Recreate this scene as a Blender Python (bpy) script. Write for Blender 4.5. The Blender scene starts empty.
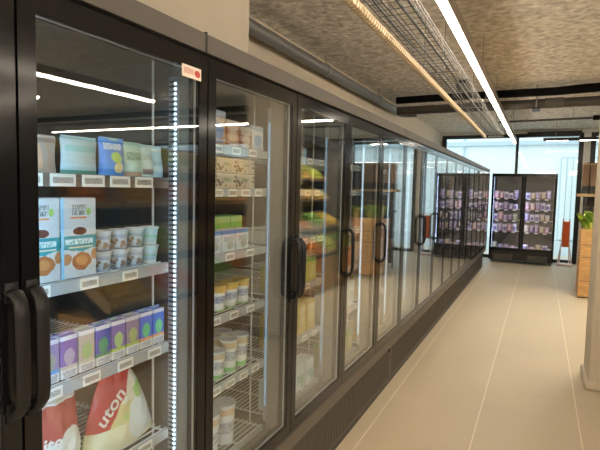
import bpy, bmesh, math, random
from mathutils import Vector, Matrix
random.seed(7)
S = bpy.context.scene
COL = S.collection
# ------------------------------------------------------------------ camera, sky, exposure
cam_d = bpy.data.cameras.new('camera'); cam = bpy.data.objects.new('camera', cam_d); COL.objects.link(cam)
F = Vector((-0.43699978, 0.89638534, -0.07432703)); R = Vector((0.89789482, 0.43962191, 0.02274811)); U = Vector((-0.05306687, 0.05679694, 0.99697443))
cam.matrix_world = Matrix(((R.x, U.x, -F.x, 0), (R.y, U.y, -F.y, 0), (R.z, U.z, -F.z, 1.527), (0, 0, 0, 1)))
cam_d.sensor_width = 36; cam_d.lens = 491.83*36/600; cam_d.clip_start = .02; cam_d.clip_end = 200
S.camera = cam
world = bpy.data.worlds.new('overcast_sky'); S.world = world; world.use_nodes = True
wb = world.node_tree.nodes['Background']; wb.inputs[0].default_value = (.80, .96, 1.0, 1); wb.inputs[1].default_value = 1.65
S.view_settings.view_transform = 'Standard'; S.view_settings.look = 'None'
S.view_settings.exposure = 0.45; S.view_settings.gamma = 1; S.view_settings.use_curve_mapping = False
LED_WARM = 32.0; LED_COOL = 17.0
S.cycles.transparent_max_bounces = 24; S.cycles.max_bounces = 10; S.cycles.diffuse_bounces = 8
S.cycles.sample_clamp_indirect = 10

# ------------------------------------------------------------------ materials
def newmat(name):
    m = bpy.data.materials.new(name); m.use_nodes = True; nt = m.node_tree; nt.nodes.clear()
    out = nt.nodes.new('ShaderNodeOutputMaterial'); return m, nt, out
class NB:
    "tiny node-building helper"
    def __init__(s, nt): s.nt = nt
    def n(s, t, **k):
        x = s.nt.nodes.new(t)
        for a, b in k.items(): setattr(x, a, b)
        return x
    def put(s, sock, v):
        if v is None: return
        if hasattr(v, 'is_linked'): s.nt.links.new(v, sock)
        else: sock.default_value = v
    def math(s, op, a, b=None, c=None, clamp=False):
        x = s.n('ShaderNodeMath', operation=op, use_clamp=clamp)
        s.put(x.inputs[0], a); s.put(x.inputs[1], b); s.put(x.inputs[2], c); return x.outputs[0]
    def mix(s, f, a, b):
        x = s.n('ShaderNodeMix', data_type='RGBA'); s.put(x.inputs[0], f)
        s.put(x.inputs[6], a if hasattr(a, 'is_linked') else (*a, 1)); s.put(x.inputs[7], b if hasattr(b, 'is_linked') else (*b, 1)); return x.outputs[2]
def pbr(name, col, rough=.5, metal=0, var=.0, scale=8, bump=0, bscale=40, spec=.5, trans=0, detail=3, stretch=None, col2=None):
    m, nt, out = newmat(name); b = NB(nt); p = b.n('ShaderNodeBsdfPrincipled')
    p.inputs['Roughness'].default_value = rough; p.inputs['Metallic'].default_value = metal
    p.inputs['Specular IOR Level'].default_value = spec
    tc = b.n('ShaderNodeTexCoord'); vec = tc.outputs['Object']
    if stretch:
        mp = b.n('ShaderNodeMapping'); mp.inputs['Scale'].default_value = stretch; nt.links.new(vec, mp.inputs[0]); vec = mp.outputs[0]
    if var > 0 or col2:
        nz = b.n('ShaderNodeTexNoise'); nz.inputs['Scale'].default_value = scale; nz.inputs['Detail'].default_value = detail; nt.links.new(vec, nz.inputs[0])
        c2 = col2 or tuple(c*(1+var) for c in col); c1 = col if col2 else tuple(c*(1-var) for c in col)
        f = b.math('MULTIPLY_ADD', nz.outputs[0], 2.2, -.6, True)
        nt.links.new(b.mix(f, c1, c2), p.inputs['Base Color'])
    else: p.inputs['Base Color'].default_value = (*col, 1)
    if bump:
        nz = b.n('ShaderNodeTexNoise'); nz.inputs['Scale'].default_value = bscale; nz.inputs['Detail'].default_value = 4; nt.links.new(vec, nz.inputs[0])
        bp = b.n('ShaderNodeBump'); bp.inputs['Strength'].default_value = bump; bp.inputs['Distance'].default_value = .02
        nt.links.new(nz.outputs[0], bp.inputs['Height']); nt.links.new(bp.outputs[0], p.inputs['Normal'])
    if trans: p.inputs['Transmission Weight'].default_value = trans
    nt.links.new(p.outputs[0], out.inputs[0]); return m
def emit(name, col, st):
    m, nt, out = newmat(name); e = nt.nodes.new('ShaderNodeEmission'); e.inputs[0].default_value = (*col, 1); e.inputs[1].default_value = st
    nt.links.new(e.outputs[0], out.inputs[0]); return m
def glass(name, tint=(.97, .99, 1), f0=.055, rough=0.0):
    m, nt, out = newmat(name); b = NB(nt)
    lw = b.n('ShaderNodeLayerWeight'); lw.inputs[0].default_value = .5
    pw = b.math('POWER', lw.outputs['Facing'], 5.0); f = b.math('MULTIPLY_ADD', pw, 1-f0, f0, True)
    t = b.n('ShaderNodeBsdfTransparent'); t.inputs[0].default_value = (*tint, 1)
    g = b.n('ShaderNodeBsdfGlossy'); g.inputs['Roughness'].default_value = rough; g.inputs[0].default_value = (1, 1, 1, 1)
    mx = b.n('ShaderNodeMixShader'); nt.links.new(f, mx.inputs[0]); nt.links.new(t.outputs[0], mx.inputs[1]); nt.links.new(g.outputs[0], mx.inputs[2])
    nt.links.new(mx.outputs[0], out.inputs[0]); return m
PM = {}
def printed(name, base, layers=(), rough=.35, noise=0.06):
    """flat print on a pack: generated coords, u along Y, v up.  layers: ('band',v0,v1,c) ('rect',u0,u1,v0,v1,c)
    ('blob',u,v,ru,rv,c) ('text',u0,u1,v0,v1,c) ('spots',scale,thr,c,v0,v1) ('slant',k,o,c)"""
    if name in PM: return PM[name]
    m, nt, out = newmat(name); b = NB(nt); p = b.n('ShaderNodeBsdfPrincipled'); p.inputs['Roughness'].default_value = rough
    tc = b.n('ShaderNodeTexCoord'); sp = b.n('ShaderNodeSeparateXYZ'); nt.links.new(tc.outputs['Generated'], sp.inputs[0])
    u, v = sp.outputs[1], sp.outputs[2]
    def rng(x, a, c):
        d = b.math('ABSOLUTE', b.math('SUBTRACT', x, (a+c)/2)); return b.math('LESS_THAN', d, (c-a)/2)
    cur = None
    nz = b.n('ShaderNodeTexNoise'); nz.inputs['Scale'].default_value = 6; nt.links.new(tc.outputs['Generated'], nz.inputs[0])
    cur = b.mix(nz.outputs[0], tuple(c*(1-noise) for c in base), tuple(min(1, c*(1+noise)) for c in base))
    for L in layers:
        k = L[0]
        if k == 'band': f = rng(v, L[1], L[2]); c = L[3]
        elif k == 'rect': f = b.math('MULTIPLY', rng(u, L[1], L[2]), rng(v, L[3], L[4])); c = L[5]
        elif k == 'blob':
            a = b.math('DIVIDE', b.math('SUBTRACT', u, L[1]), L[3]); d = b.math('DIVIDE', b.math('SUBTRACT', v, L[2]), L[4])
            q = b.math('ADD', b.math('MULTIPLY', a, a), b.math('MULTIPLY', d, d)); q = b.math('ADD', q, b.math('MULTIPLY_ADD', nz.outputs[0], .8, -.4))
            f = b.math('LESS_THAN', q, 1.0); c = L[5]
        elif k == 'text':
            t2 = b.n('ShaderNodeTexNoise'); t2.inputs['Scale'].default_value = 30; mp = b.n('ShaderNodeMapping'); mp.inputs['Scale'].default_value = (.2, 1.3, .55)
            nt.links.new(tc.outputs['Generated'], mp.inputs[0]); nt.links.new(mp.outputs[0], t2.inputs[0])
            f = b.math('MULTIPLY', b.math('MULTIPLY', rng(u, L[1], L[2]), rng(v, L[3], L[4])), b.math('GREATER_THAN', t2.outputs[0], .47)); c = L[5]
        elif k == 'spots':
            vo = b.n('ShaderNodeTexVoronoi'); vo.inputs['Scale'].default_value = L[1]; nt.links.new(tc.outputs['Generated'], vo.inputs[0])
            f = b.math('MULTIPLY', b.math('LESS_THAN', vo.outputs[0], L[2]), rng(v, L[4], L[5])); c = L[3]
        elif k == 'slant':
            f = b.math('GREATER_THAN', v, b.math('MULTIPLY_ADD', u, L[1], L[2])); c = L[3]
        cur = b.mix(f, cur, c)
    nt.links.new(cur, p.inputs['Base Color']); nt.links.new(p.outputs[0], out.inputs[0]); PM[name] = m; return m

M = dict(
 black=pbr('black_door_frame', (.006, .006, .007), .13, spec=.35), blackm=pbr('black_satin', (.012, .012, .013), .35),
 handle=pbr('black_handle', (.008, .008, .009), .4, spec=.3), grey_in=pbr('cooler_inner_grey', (.075, .072, .068), .45),
 mull=pbr('mullion_grey', (.2, .185, .165), .4), fascia=pbr('taupe_fascia', (.10, .088, .076), .5), base=pbr('dark_base_metal', (.10, .088, .075), .42),
 spacer=pbr('aluminium_spacer', (.42, .45, .5), .35, .5), rail=pbr('clear_grey_rail', (.42, .45, .48), .25), rail_brown=pbr('brown_tag_rail', (.16, .125, .10), .3), wire=pbr('white_wire', (.72, .74, .75), .35),
 tag=printed('price_tag_print', (.85, .84, .8), [('text', .1, .9, .25, .75, (.15, .13, .12))]),
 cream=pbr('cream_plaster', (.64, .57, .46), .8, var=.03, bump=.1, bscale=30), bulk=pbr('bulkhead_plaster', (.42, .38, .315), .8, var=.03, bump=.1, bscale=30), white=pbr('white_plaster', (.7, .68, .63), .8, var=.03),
 concrete=pbr('sprayed_concrete', (.44, .395, .33), .95, col2=(.95, .90, .82), scale=15, bump=1.0, bscale=26, detail=9, spec=.1),  # mottling paints the shade of the rough pits into the ceiling colour
 grout=pbr('pale_grout', (.88, .80, .66), .8), pipe=pbr('grey_plastic_pipe', (.15, .15, .145), .4), duct=pbr('black_rubber_foam', (.005, .005, .006), .9, spec=.1),
 duct2=pbr('brown_grey_pipe', (.06, .055, .05), .5, var=.1), foam=pbr('yellow_foam', (.55, .42, .24), .95, bump=1, bscale=60, var=.3),
 steel=pbr('galvanised_steel', (.30, .29, .27), .45, .5), meshwire=pbr('dark_mesh_wire', (.06, .058, .05), .6), conduit=pbr('beige_conduit', (.62, .5, .33), .5), cable=pbr('dark_cable', (.03, .03, .03), .5),
 led=emit('led_diffuser_glow', (1, .87, .70), LED_WARM), alu=pbr('dark_aluminium', (.25, .22, .18), .45, .2), diode=emit('cool_led_diode_glow', (.62, .86, 1), 6), ledface=emit('cool_led_cover_glow', (.50, .76, 1), .42), ledface2=emit('cool_led_cover_glow_far', (.66, .85, 1), 1.5), glow_edge=pbr('cream_glow_edge', (.8, .7, .55), .5), ledstrip=emit('added_led_glow', (.36, .70, 1), LED_COOL*1.7), ledstrip2=emit('added_led_glow_dim', (.55, .8, 1), LED_COOL*.4), ledstrip3=emit('added_led_glow_faint', (.55, .8, 1), LED_COOL*.05), ledend=emit('end_cooler_led_glow', (.55, .68, 1), 7.5),
 frame=pbr('anthracite_window_frame', (.012, .013, .014), .4), pane=glass('cooler_glass', (.97, .985, .985)), wpane=glass('window_glass', (.95, .985, 1)),
 facade=pbr('pale_facade_render', (.86, .9, .9), .8, var=.02), facade2=pbr('facade_ledge', (.55, .63, .68), .8), winblue=pbr('far_window_blue', (.30, .42, .52), .2), shut=pbr('white_shutter', (.78, .82, .8), .6),  # ledge colour is darkened to carry the shading of the ledges
 pave=pbr('grey_pavement', (.5, .52, .52), .9, var=.1), wood=pbr('orange_wood', (.62, .36, .14), .55, var=.25, scale=5, stretch=(1, 1, 9)), wood2=pbr('pale_wood', (.58, .40, .2), .55, var=.2, scale=6, stretch=(1, 6, 6)),
 orange=pbr('orange_red_panel', (.72, .12, .02), .4), pinkw=pbr('pinkish_white_metal', (.8, .62, .58), .4), leaf=pbr('lettuce_green', (.30, .50, .08), .5, var=.4, scale=20), leafy=pbr('lettuce_yellow_green', (.52, .6, .14), .5, var=.3, scale=20),
 grain=pbr('brown_grain', (.26, .17, .11), .7, var=.4, scale=60), clear=pbr('smoky_container', (.22, .15, .1), .2), dark=pbr('dark_store_fixture', (.03, .028, .027), .5), jar=pbr('dark_jar', (.06, .045, .035), .3), wicker=pbr('wicker', (.3, .2, .11), .7, var=.3, scale=50, bump=.5),
 rlamp=emit('added_rack_lamp_glow', (1, .9, .72), 130), sticker=printed('door_sticker_print', (.85, .74, .66), [('text', .08, .6, .3, .8, (.6, .3, .25)), ('blob', .8, .5, .16, .3, (.55, .05, .05))]),
)
# tiles get their own tint by object
def tile_mat():
    m, nt, out = newmat('beige_porcelain_tile'); b = NB(nt); p = b.n('ShaderNodeBsdfPrincipled'); p.inputs['Roughness'].default_value = .33
    oi = b.n('ShaderNodeObjectInfo'); g = b.n('ShaderNodeNewGeometry')
    nz = b.n('ShaderNodeTexNoise'); nz.inputs['Scale'].default_value = 1.6; nz.inputs['Detail'].default_value = 6; nt.links.new(g.outputs['Position'], nz.inputs[0])
    c = b.mix(b.math('MULTIPLY_ADD', nz.outputs[0], 1.6, -.3, True), (.54, .46, .33), (.63, .54, .395))
    f = b.math('MULTIPLY', oi.outputs['Random'], .16); c = b.mix(f, c, (.52, .45, .34))
    nt.links.new(c, p.inputs['Base Color']); nt.links.new(b.math('MULTIPLY_ADD', nz.outputs[0], .2, .33), p.inputs['Roughness'])
    nt.links.new(p.outputs[0], out.inputs[0]); return m
M['tile'] = tile_mat()

# ------------------------------------------------------------------ mesh helpers
class MB:
    def __init__(s): s.bm = bmesh.new()
    def box(s, x0, x1, y0, y1, z0, z1, bev=0):
        t = bmesh.new(); bmesh.ops.create_cube(t, size=1)
        for v in t.verts: v.co = Vector(((x0+x1)/2+v.co.x*(x1-x0), (y0+y1)/2+v.co.y*(y1-y0), (z0+z1)/2+v.co.z*(z1-z0)))
        if bev: bmesh.ops.bevel(t, geom=t.edges[:], offset=bev, segments=2, affect='EDGES', profile=.5)
        return s.add(t)
    def add(s, t):
        me = bpy.data.meshes.new('tmp'); t.to_mesh(me); t.free(); s.bm.from_mesh(me); bpy.data.meshes.remove(me); return s
    def tube(s, pts, r, n=8, cap=True, ry=None):
        pts = [Vector(p) for p in pts]; rings = []
        for i, p in enumerate(pts):
            d = (pts[min(i+1, len(pts)-1)]-pts[max(i-1, 0)]).normalized()
            a = Vector((0, 0, 1)) if abs(d.z) < .9 else Vector((0, 1, 0))
            if ry: a = Vector((0, 1, 0))
            e1 = d.cross(a).normalized(); e2 = d.cross(e1).normalized()
            rr = r[i] if isinstance(r, (list, tuple)) else r
            rings.append([s.bm.verts.new(p+e1*rr*math.cos(2*math.pi*k/n)+e2*(ry or rr)*math.sin(2*math.pi*k/n)) for k in range(n)])
        for a, c in zip(rings, rings[1:]):
            for k in range(n): s.bm.faces.new((a[k], a[(k+1) % n], c[(k+1) % n], c[k]))
        if cap: s.bm.faces.new(rings[0][::-1]); s.bm.faces.new(rings[-1])
        return s
    def lathe(s, prof, c=(0, 0, 0), n=20):
        rings = [[s.bm.verts.new((c[0]+r*math.cos(2*math.pi*k/n), c[1]+r*math.sin(2*math.pi*k/n), c[2]+z)) for k in range(n)] for r, z in prof]
        for a, d in zip(rings, rings[1:]):
            for k in range(n): s.bm.faces.new((a[k], a[(k+1) % n], d[(k+1) % n], d[k]))
        s.bm.faces.new(rings[0][::-1]); s.bm.faces.new(rings[-1]); return s
    def ring(s, x0, x1, y0, y1, z0, z1, w, wt=None):
        "rectangular frame in the YZ plane"
        wt = wt or w
        s.box(x0, x1, y0, y0+w, z0, z1); s.box(x0, x1, y1-w, y1, z0, z1); s.box(x0, x1, y0+w, y1-w, z0, z0+wt); s.box(x0, x1, y0+w, y1-w, z1-wt, z1); return s
    def mesh(s, name, mat, smooth=False):
        bmesh.ops.recalc_face_normals(s.bm, faces=s.bm.faces[:])
        me = bpy.data.meshes.new(name); s.bm.to_mesh(me); s.bm.free(); me.materials.append(mat)
        if smooth:
            me.polygons.foreach_set('use_smooth', [True]*len(me.polygons)); me.set_sharp_from_angle(angle=math.radians(40))
        return me
def link(name, me, parent=None, loc=None, rz=0, kind=None):
    o = bpy.data.objects.new(name, me); COL.objects.link(o)
    if parent: o.parent = parent
    if loc is not None: o.location = loc
    if rz: o.rotation_euler.z = rz
    if kind: o['kind'] = kind
    return o
def thing(name, label, cat, loc=(0, 0, 0), rz=0, group=None, me=None):
    o = link(name, me, None, loc, rz); o['label'] = label; o['category'] = cat
    if group: o['group'] = group
    return o
def part(name, mb, mat, parent, smooth=False, kind=None, label=None):
    o = link(name, mb.mesh(name, mat, smooth), parent)
    if kind: o['kind'] = kind
    if label: o['label'] = label
    return o
def struct(name, mb, mat, parent=None):
    return part(name, mb, mat, parent, kind='structure')
def textpart(name, body, size, mat, parent, M4, bold=0):
    cu = bpy.data.curves.new(name, 'FONT'); cu.body = body; cu.size = size; cu.extrude = .0004; cu.offset = bold; cu.align_x = 'CENTER'; cu.materials.append(mat)
    t = link(name, cu); bpy.context.view_layer.update()
    me = bpy.data.meshes.new_from_object(t.evaluated_get(bpy.context.evaluated_depsgraph_get())); me.name = name
    bpy.data.objects.remove(t); o = link(name, me, parent); o.matrix_local = M4; return o
ORD = ['first', 'second', 'third', 'fourth', 'fifth', 'sixth', 'seventh', 'eighth', 'ninth', 'tenth', 'eleventh', 'twelfth']

# ------------------------------------------------------------------ setting
XW, XR, YN, YE, ZC = -2.25, 14.0, -6.0, 12.35, 2.95
fl = MB().box(XW, XR, YN, YE+.1, -.12, -.0012); floor = struct('floor', fl, M['grout'])
tme = MB().box(.003, .607, .0004, 1.2196, -.02, 0, .0004).mesh('tile', M['tile'])
for i in range(0, 10):
    for j in range(-2, 11):
        link('tile', tme, floor, (-1.524+.61*i, .4+1.22*j, 0))
far_t = MB()
for i in range(10, 25):
    for j in range(-4, 10):
        x0 = -1.524+.61*i; y0 = .4+1.22*j; far_t.box(x0+.0015, min(x0+.6085, XR), y0, min(y0+1.217, YE), -.02, 0)
part('tile_field', far_t, M['tile'], floor, kind='stuff')
cg = bmesh.new()
nx, ny = 130, 150
gv = [[cg.verts.new((XW+(XR-XW)*i/nx, YN+(YE+.1-YN)*j/ny, ZC+random.uniform(-.006, .006))) for j in range(ny+1)] for i in range(nx+1)]
for i in range(nx):
    for j in range(ny): cg.faces.new((gv[i][j], gv[i][j+1], gv[i+1][j+1], gv[i+1][j]))
cmb = MB(); cmb.bm.free(); cmb.bm = cg; cmb.box(XW-.15, XR, YN, YE+.1, ZC+.02, ZC+.2)
ceiling = struct('ceiling', cmb, M['concrete'])
struct('wall_left', MB().box(XW-.15, XW, YN, YE+.1, 0, ZC), M['cream'])
struct('wall_near', MB().box(XW, XR, YN-.15, YN, 0, ZC), M['white'])
struct('wall_right', MB().box(XR, XR+.15, YN, YE+.1, 0, ZC), M['white'])
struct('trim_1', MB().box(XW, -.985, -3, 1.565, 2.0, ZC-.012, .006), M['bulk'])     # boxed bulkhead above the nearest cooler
# end wall: glazing with anthracite frames
struct('wall_far', MB().box(XW, XR, YE, YE+.1, 2.87, ZC).box(.77, .90, YE-.06, YE+.1, 0, 2.87).box(XW-.1, -2.22, YE, YE+.1, 0, 2.87), M['white'])
def window(name, x0, x1, mulls, post=None):
    w = MB().box(x0, x1, YE-.02, YE+.06, 2.79, 2.87).box(x0, x1, YE-.02, YE+.06, 0, .07).box(x0, x0+.1, YE-.02, YE+.06, .07, 2.79).box(x1-.09, x1, YE-.05, YE+.06, .07, 2.79)
    o = struct(name, w, M['frame'])
    xs = [x0+.1]+[q for m in mulls for q in (m-.03, m+.03)]+[x1-.09]
    for m in mulls: part('mullion', MB().box(m-.03, m+.03, YE-.02, YE+.06, .07, 2.79), M['frame'], o)
    for a, c in zip(xs[0::2], xs[1::2]): part('pane', MB().box(a, c, YE+.015, YE+.022, .07, 2.79), M['wpane'], o)
    return o
w1 = window('window_1', -2.22, .77, [-.545])
window('window_2', .90, 7.2, [2.6, 4.1, 5.6]); window('window_3', 7.2, XR, [8.8, 10.4, 12.0])
part('blind_box', MB().box(-.35, .72, YE-.13, YE-.02, 2.79, 2.9, .01), M['frame'], w1)
# exterior: pale building across the street
gnd = struct('street_ground', MB().box(-30, 40, YE+.1, 60, -.2, -.02), M['pave'])
FY = 18.5
b = thing('building', 'pale rendered building across the street beyond the end window', 'building', (0, FY, 0))
part('wall', MB().box(-20, 30, 0, 3, -.02, 9), M['facade'], b)
for z in (3.15, 4.6): part('ledge', MB().box(-20, 30, -.14, 0, z, z+.16, .02), M['facade2'], b)
for k, (x, z) in enumerate([(-5.35, 3.45), (-3.4, 3.5), (-1.6, 3.5), (1.5, 3.5), (4.6, 3.5), (8, 3.5), (12, 3.5)]):
    f = part('window', MB().box(x-.5, x+.5, -.05, 0, z, z+1.0), M['facade2'], b); link('pane', MB().box(x-.42, x+.42, -.07, -.05, z+.08, z+.92).mesh('pane', M['winblue']), f)
for x in (.55, 5.2, 9.6):
    sh = part('shutter', MB().box(x-.02, x+1.02, -.06, 0, 0, 2.75), M['facade2'], b)
    for k in range(6): link('slat', MB().box(x+.17*k+.01, x+.17*k+.155, -.085, -.06, .03, 2.7, .006).mesh('slat', M['shut']), sh)
for x in (-6.8, -4.3, -2.55): part('downpipe', MB().tube([(x, -.06, 0), (x, -.06, 6)], .04), M['facade2'], b, True)
# column
colm = struct('column', MB().box(.405, .86, 4.38, 4.81, 0, ZC-.012, .02), M['cream'])
part('column_foot', MB().box(.385, .9, 4.36, 4.84, 0, .07, .02), M['cream'], colm)
gp = thing('floor_protector', 'low dark grey metal foot against the cream column base', 'protector', (.56, 4.3, 0))
part('plate', MB().box(-.04, .2, -.05, .035, 0, .012, .004), M['steel'], gp); part('upstand', MB().box(-.02, .2, -.012, .012, .012, .1, .004), M['alu'], gp)

# ------------------------------------------------------------------ coolers along the left wall
X0, Y0, W = -.948, .645, .625
ZB, ZT = .433, 1.927
def seam(n): return Y0+W*n if n > 0 else Y0+.63*n
door_cache = {}
def door_meshes(w):
    if w in door_cache: return door_cache[w]
    g = .003; y0, y1 = g, w-g; bd = .04
    d = {}
    d['frame'] = MB().ring(-.040, 0, y0, y1, ZB+g, ZT-g, bd, .05).mesh('door', M['black'])
    d['pane'] = MB().box(-.0062, -.002, y0+bd, y1-bd, ZB+g+.05, ZT-g-.05).mesh('pane', M['pane'])
    d['spacer'] = MB().ring(-.0205, -.014, y0+bd-.004, y1-bd+.004, ZB+g+.046, ZT-g-.046, .006).mesh('spacer', M['spacer'])
    d['inner'] = MB().box(-.026, -.022, y0+bd, y1-bd, ZB+g+.05, ZT-g-.05).mesh('pane', M['pane'])
    h = []
    zs, ze = 1.055, 1.305
    for z, x in ((zs, -.004), (zs, .018), (zs+.018, .032), (zs+.045, .036), (ze-.045, .036), (ze-.018, .032), (ze, .018), (ze, -.004)): h.append((x, 0, z))
    d['handle'] = MB().tube(h, .0085, 10, ry=.0155).box(-.0, .006, -.014, .014, zs-.02, zs+.02, .002).box(-.0, .006, -.014, .014, ze-.02, ze+.02, .002).mesh('handle', M['handle'], True)
    door_cache[w] = d; return d
def build_cooler(label, n0, n1, handles, levels):
    ya, yb = seam(n0), seam(n1); L = yb-ya
    c = thing('display_cooler', label, 'cooler', (X0, ya, 0), 0, 'black glass door coolers along the wall')
    e = .002
    part('side_panel', MB().box(-.85, -.045, e, .022, ZB-.08, ZT), M['grey_in'], c); part('side_panel', MB().box(-.85, -.045, L-.022, L-e, ZB-.08, ZT), M['grey_in'], c)
    part('back_panel', MB().box(-.87, -.80, e, L-e, .2, ZT+.05), M['grey_in'], c)
    part('inner_floor', MB().box(-.80, -.045, .022, L-.022, ZB-.08, ZB+.015), M['grey_in'], c)
    part('top_panel', MB().box(-.87, -.045, e, L-e, ZT, ZT+.066), M['grey_in'], c)
    part('fascia', MB().box(-.045, -.006, e, L-e, ZT+.012, ZT+.070, .002), M['fascia'], c)
    part('joint_post', MB().box(-.04, -.004, L-.006, L+.0015, ZT+.012, ZT+.074), M['blackm'], c)
    part('upper_plinth', MB().box(-.06, -.004, e, L-e, .352, ZB-.008, .004), M['base'], c)
    bp = part('base_panel', MB().box(-.85, -.062, e, L-e, .02, .345), M['base'], c)
    rb = MB(); y = .03
    while y < L-.03: rb.box(-.0622, -.0585, y, y+.009, .05, .325); y += .024
    link('rib', rb.mesh('rib', M['base']), bp, kind='stuff')
    part('kick_strip', MB().box(-.075, -.06, e, L-e, .0, .03), M['blackm'], c)
    la = part('base_latch', MB().box(-.057, -.045, L-.09, L-.065, .27, .31, .006), M['handle'], c, True)
    for k in range(n0, n1):
        ys, ye = seam(k)-ya, seam(k+1)-ya; w = round(ye-ys, 4); dm = door_meshes(w)
        d = link('door', dm['frame'], c, (0, ys, 0))
        link('pane', dm['pane'], d); link('pane', dm['inner'], d); link('spacer', dm['spacer'], d)
        hs = handles[k-n0]
        link('handle', dm['handle'], d, (0, w-.022 if hs == 'R' else .022, 0))
        if k == 0:
            st = link('sticker', MB().box(.0002, .0012, w-.125, w-.037, ZT-.083, ZT-.048).mesh('sticker', M['sticker']), d); st['label'] = 'small white sticker with a red emblem'
        # mullion behind the far edge of each door, with LED strip on it
        mu = part('mullion', MB().box(-.115, -.043, ye-.030, ye+(.030 if k < n1-1 else -.024), ZB+.01, ZT-.004), M['mull'], c)
        up = part('led_strip', MB().box(-.124, -.088 if k < 1 else -.104, ye-.0372, ye-.0305, ZB+.05, ZT-.06), M['spacer'], c)
        dots = MB(); z = ZB+.06
        nd = 88
        if k in (-1, 0):
            for q in range(nd):
                zz = ZB+.055+(ZT-ZB-.125)*q/nd; dots.box(-.100, -.094, ye-.040, ye-.036, zz, zz+.0055)
            link('diode', dots.mesh('diode', M['diode']), up, kind='stuff')
            sl = MB()
            for q in range(nd):
                zz = ZB+.062+(ZT-ZB-.125)*q/nd; sl.box(-.121, -.102, ye-.0378, ye-.036, zz, zz+.006)
            link('reflected_rung_gap', sl.mesh('reflected_rung_gap', M['blackm']), up, kind='stuff')  # dark bars leave pale rungs that stand in for reflections of the diodes
        else: link('light_cover', MB().box(-.117, -.109, ye-.039, ye-.0375, ZB+.12, ZT-.12, .0005).mesh('light_cover', M['ledface' if k < 3 else 'ledface2']), up)
        # unseen strip added on the near mullion lights the shelves, away from the aisle view
        dn_ = part('led_strip', MB().box(-.078, -.048, ys+.031, ys+.035, ZB+.05, ZT-.06), M['spacer'], c)
        link('added_light_bar', MB().box(-.070, -.056, ys+.0352, ys+.037, ZB+.06, ZT-.07).mesh('added_light_bar', M['ledstrip' if k < 1 else 'ledstrip2' if k < 2 else 'ledstrip3']), dn_)
        part('shelf_upright', MB().tube([(-.19, ye-.036, ZB+.016), (-.19, ye-.036, ZT-.003)], .004, 6), M['wire'], c, True)
        # shelves: wire deck + price rail
        for zi, z in enumerate(levels(k)):
            s0, s1 = ys+.034, ye-.046
            wm = MB(); x = -.125
            while x > -.70: wm.box(x-.0018, x+.0018, s0, s1, z+.0125, z+.016); x -= .024
            for q in range(4): yy = s0+.01+(s1-s0-.024)*q/3; wm.box(-.72, -.12, yy, yy+.005, z+.007, z+.0125)
            sh = part('shelf', wm, M['wire'], c)
            link('price_rail', MB().box(-.122, -.114, s0, s1, z-.017, z+.016, .002).mesh('price_rail', M['rail_brown' if k == 0 and zi == 0 else 'rail']), sh)
            if k < 9 and z > .5:
                ty = s0+.03+.03*((zi*7+k*3) % 3)
                while ty < s1-.07:
                    t = link('price_tag', TAGW if k == 0 and zi == 0 else TAGM, sh, (-.1137, ty, z-.001)); ty += .092 if k == 0 and zi == 0 else .095+.025*((zi*5+k) % 3)
    return c
TAGM = MB().box(0, .0022, 0, .058, -.0145, .0145).mesh('price_tag', M['tag'])
TAGW = MB().box(0, .0022, 0, .072, -.0155, .0155).mesh('price_tag', M['tag'])
LV0 = [1.535, 1.265, 1.005, .715]; LV1 = [1.665, 1.505, 1.26, 1.025, .755, .455]
lv = lambda k: LV0 if k <= 0 else LV1
c4 = ['R', 'L', 'L', 'L']
build_cooler('two door cooler nearest the camera with frozen bags on its bottom shelf', -1, 1, ['R', 'L'], lv)
build_cooler('four door cooler second along the wall with yogurt cups behind its first door', 1, 5, c4, lv)
build_cooler('four door cooler third along the wall past the latched base panel', 5, 9, c4, lv)
build_cooler('four door cooler fourth along the wall under the cable tray', 9, 13, c4, lv)
build_cooler('three door cooler at the far end of the wall run by the end window', 13, 16, ['R', 'L', 'L'], lv)

# ------------------------------------------------------------------ product builders (front faces +X, origin on the base)
def carton(w, d, h, mat, bev=.002): return MB().box(-d, 0, -w/2, w/2, 0, h, bev).mesh('carton', mat)
def cup_mesh(rt, rb, h, mat):
    return MB().lathe([(rb*.9, 0), (rb, .002), (rt, h-.004), (rt*1.06, h-.003), (rt*1.06, h)], n=22).mesh('cup', mat, True)
def lid_mesh(r, h, z, mat): return MB().lathe([(r*1.08, z), (r*1.1, z+.001), (r*1.1, z+h), (r*.98, z+h+.001), (r*.95, z+h-.001)], n=22).mesh('lid', mat, True)
def pouch_mesh(w, h, d, mat, crimp=.1, wav=.0):
    t = bmesh.new(); nu, nv = 10, 12; fr = []; bk = []
    for j in range(nv+1):
        v = j/nv; a = []; c = []
        for i in range(nu+1):
            u = i/nu; ed = math.sin(math.pi*u)**.5*(1 if v < .02 else 1)
            th = d*.5*ed*(.85 if v < .15 else 1)*(1-max(0, (v-.35))/.65)**.7
            ww = w*(1-.06*math.sin(math.pi*v))
            y = (u-.5)*ww; wob = wav*math.sin(9*u+5*v)*math.sin(7*v+2*u)*ed
            a.append(t.verts.new((-d*.5+th+wob, y, v*h))); c.append(t.verts.new((-d*.5-th-.0008, y, v*h)))
        fr.append(a); bk.append(c)
    for j in range(nv):
        for i in range(nu):
            t.faces.new((fr[j][i], fr[j][i+1], fr[j+1][i+1], fr[j+1][i])); t.faces.new((bk[j][i+1], bk[j][i], bk[j+1][i], bk[j+1][i+1]))
        t.faces.new((fr[j][0], fr[j+1][0], bk[j+1][0], bk[j][0])); t.faces.new((fr[j+1][-1], fr[j][-1], bk[j][-1], bk[j+1][-1]))
    for i in range(nu):
        t.faces.new((fr[0][i+1], fr[0][i], bk[0][i], bk[0][i+1])); t.faces.new((fr[-1][i], fr[-1][i+1], bk[-1][i+1], bk[-1][i]))
    mb = MB(); mb.add(t); return mb.mesh('pouch', mat, True)
DECK = .0165
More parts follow.
